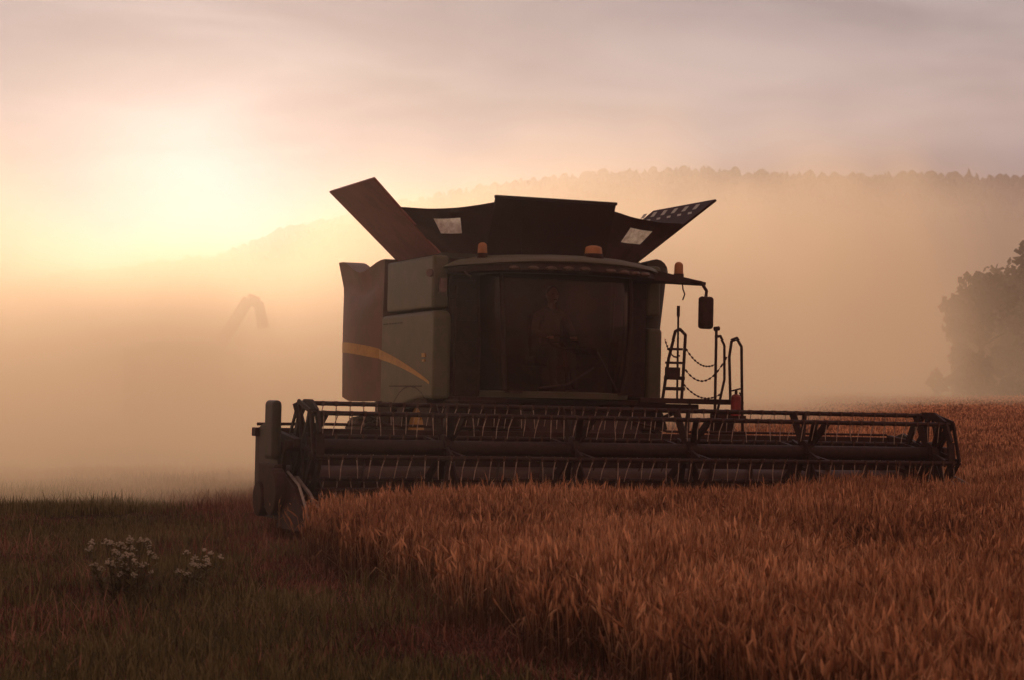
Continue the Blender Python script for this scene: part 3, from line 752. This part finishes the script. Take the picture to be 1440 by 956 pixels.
nz=N.new('ShaderNodeTexNoise'); nz.inputs['Scale'].default_value=5.5; nz.inputs['Detail'].default_value=7; nz.inputs['Roughness'].default_value=.5; nz.inputs['Distortion'].default_value=.4
L.new(mp.outputs[0],nz.inputs['Vector'])
cr=N.new('ShaderNodeValToRGB'); e=cr.color_ramp.elements; e[0].position=.36; e[0].color=(.325,.285,.325,1); e[1].position=.64; e[1].color=(.53,.465,.485,1)
L.new(nz.outputs['Fac'],cr.inputs[0])
dot=N.new('ShaderNodeVectorMath'); dot.operation='DOT_PRODUCT'; L.new(tc.outputs['Generated'],dot.inputs[0]); dot.inputs[1].default_value=tuple(S)
mxz=N.new('ShaderNodeMath'); mxz.operation='MAXIMUM'; L.new(dot.outputs['Value'],mxz.inputs[0]); mxz.inputs[1].default_value=0
pw=N.new('ShaderNodeMath'); pw.operation='POWER'; L.new(mxz.outputs[0],pw.inputs[0]); pw.inputs[1].default_value=600
ma=N.new('ShaderNodeMath'); ma.operation='MULTIPLY_ADD'; L.new(pw.outputs[0],ma.inputs[0]); ma.inputs[1].default_value=.7; ma.inputs[2].default_value=.78
# unseen sky away from the sun, tinted warmer to warm the machine's lighting
ar=N.new('ShaderNodeValToRGB'); q=N.new('ShaderNodeMath'); q.operation='MULTIPLY_ADD'; L.new(dot.outputs['Value'],q.inputs[0]); q.inputs[1].default_value=.5; q.inputs[2].default_value=.5
L.new(q.outputs[0],ar.inputs[0]); e=ar.color_ramp.elements; e[0].position=.3; e[0].color=(1.4,.90,.68,1); e[1].position=.95; e[1].color=(1,1,1,1)
wm=N.new('ShaderNodeMix'); wm.data_type='RGBA'; wm.blend_type='MULTIPLY'; wm.inputs[0].default_value=1; L.new(cr.outputs[0],wm.inputs[6]); L.new(ar.outputs[0],wm.inputs[7])
bg2=N.new('ShaderNodeBackground'); L.new(wm.outputs[2],bg2.inputs[0]); L.new(ma.outputs[0],bg2.inputs[1])
mix=N.new('ShaderNodeMixShader'); mix.inputs[0].default_value=.99; L.new(bg1.outputs[0],mix.inputs[1]); L.new(bg2.outputs[0],mix.inputs[2]); L.new(mix.outputs[0],wo.inputs[0])

# ------------------------------------------------------------ haze and dust volumes, with added glow
def boxobj(name,x0,x1,y0,y1,z0,z1,mat):
    b=MB(); b.box(((x0+x1)/2,(y0+y1)/2,(z0+z1)/2),(x1-x0,y1-y0,z1-z0)); return b.build(name,mat)
def vol_out(N,L,dens,ems,g,col,ecol):
    out=N.new('ShaderNodeOutputMaterial'); vs=N.new('ShaderNodeVolumeScatter'); vs.inputs['Color'].default_value=(*col,1); vs.inputs['Anisotropy'].default_value=g
    va=N.new('ShaderNodeVolumeAbsorption'); va.inputs['Color'].default_value=(*col,1)
    em=N.new('ShaderNodeEmission'); em.inputs[0].default_value=(*ecol,1)  # glow added to the volume, stands in for multiple scattering
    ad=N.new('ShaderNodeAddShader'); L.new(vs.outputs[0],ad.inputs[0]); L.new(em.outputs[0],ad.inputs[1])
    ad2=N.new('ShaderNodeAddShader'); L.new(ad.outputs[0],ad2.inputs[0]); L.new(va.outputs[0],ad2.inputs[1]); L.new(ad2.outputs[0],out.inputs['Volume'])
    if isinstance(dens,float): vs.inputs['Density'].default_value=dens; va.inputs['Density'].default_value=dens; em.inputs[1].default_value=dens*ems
    else:
        L.new(dens,vs.inputs['Density']); L.new(dens,va.inputs['Density']); k=N.new('ShaderNodeMath'); k.operation='MULTIPLY'; L.new(dens,k.inputs[0]); k.inputs[1].default_value=ems; L.new(k.outputs[0],em.inputs[1])
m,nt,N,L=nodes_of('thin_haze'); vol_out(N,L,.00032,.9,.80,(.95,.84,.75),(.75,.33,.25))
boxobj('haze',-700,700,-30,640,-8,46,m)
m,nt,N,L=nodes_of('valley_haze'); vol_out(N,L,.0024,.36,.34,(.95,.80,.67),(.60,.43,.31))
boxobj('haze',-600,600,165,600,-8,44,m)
m,nt,N,L=nodes_of('harvest_dust')
tc=N.new('ShaderNodeTexCoord'); sp=N.new('ShaderNodeSeparateXYZ'); L.new(tc.outputs['Object'],sp.inputs[0])
def mth(op,a,b_=None,c=None,clamp=False):
    n=N.new('ShaderNodeMath'); n.operation=op; n.use_clamp=clamp
    for i,v in enumerate((a,b_,c)):
        if v is None: continue
        if isinstance(v,(int,float)): n.inputs[i].default_value=v
        else: L.new(v,n.inputs[i])
    return n.outputs[0]
def ss(v,a,b_,o0=0,o1=1):
    n=N.new('ShaderNodeMapRange'); n.interpolation_type='SMOOTHSTEP'; L.new(v,n.inputs[0]); 
    for i,q in zip((1,2,3,4),(a,b_,o0,o1)): n.inputs[i].default_value=q
    return n.outputs[0]
X,Y,Z=sp.outputs
nz=N.new('ShaderNodeTexNoise'); nz.inputs['Scale'].default_value=.10; nz.inputs['Detail'].default_value=2.5; nz.inputs['Roughness'].default_value=.6; L.new(tc.outputs['Object'],nz.inputs['Vector'])
nf=nz.outputs['Fac']
n2=N.new('ShaderNodeTexNoise'); n2.inputs['Scale'].default_value=.33; n2.inputs['Detail'].default_value=2; L.new(tc.outputs['Object'],n2.inputs['Vector'])
yf=mth('MINIMUM',mth('MAXIMUM',mth('MULTIPLY_ADD',X,2.4,35.),23.8),82)
front=ss(mth('SUBTRACT',Y,yf),0,3.5)
xr=mth('DIVIDE',X,Y)
Ht=mth('MULTIPLY_ADD',Y,ss(xr,-.19,-.02,.066,.108),.9)
hr=mth('DIVIDE',mth('ADD',Z,mth('MULTIPLY_ADD',nf,-16.,8.)),Ht)
hf=ss(hr,.2,1.15,1,0)
right=ss(xr,.20,.26,1,.42)
var=ss(nf,.35,.65,.12,2.0)
nearb=ss(Y,28,52,2.2,.85)
base=mth('MULTIPLY',mth('MULTIPLY',mth('MULTIPLY',front,hf),nearb),mth('MULTIPLY',right,mth('MULTIPLY',var,.046)))
# fresh billow thrown up behind the near end of the header
dv=N.new('ShaderNodeVectorMath'); dv.operation='SUBTRACT'; L.new(tc.outputs['Object'],dv.inputs[0]); dv.inputs[1].default_value=(-6.0,37.0,.6)
ds=N.new('ShaderNodeVectorMath'); ds.operation='MULTIPLY'; L.new(dv.outputs[0],ds.inputs[0]); ds.inputs[1].default_value=(1/6.5,1/9.5,1/4.2)
dl=N.new('ShaderNodeVectorMath'); dl.operation='LENGTH'; L.new(ds.outputs[0],dl.inputs[0])
rr_=mth('ADD',dl.outputs['Value'],mth('MULTIPLY_ADD',n2.outputs['Fac'],-1.8,.9))
puff=mth('MULTIPLY',ss(rr_,.35,1.1,1,0),.10)
dens=mth('ADD',base,puff)
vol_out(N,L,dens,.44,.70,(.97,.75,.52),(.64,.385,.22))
try: m.cycles.volume_step_rate=1.2
except Exception as ex: print(ex)
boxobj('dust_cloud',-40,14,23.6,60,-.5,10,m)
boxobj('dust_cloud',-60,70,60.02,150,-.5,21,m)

# ------------------------------------------------------------ camera
cam=bpy.data.cameras.new('camera'); co=bpy.data.objects.new('camera',cam); COL.objects.link(co); sc.camera=co
cam.lens=70; cam.sensor_width=36; co.location=(0,0,1.65); co.rotation_euler=(math.radians(90+1.33),0,0)
cam.clip_end=3000; cam.clip_start=.1; cam.dof.use_dof=True; cam.dof.focus_distance=22.5; cam.dof.aperture_fstop=5.0
print('objs',len(bpy.data.objects))
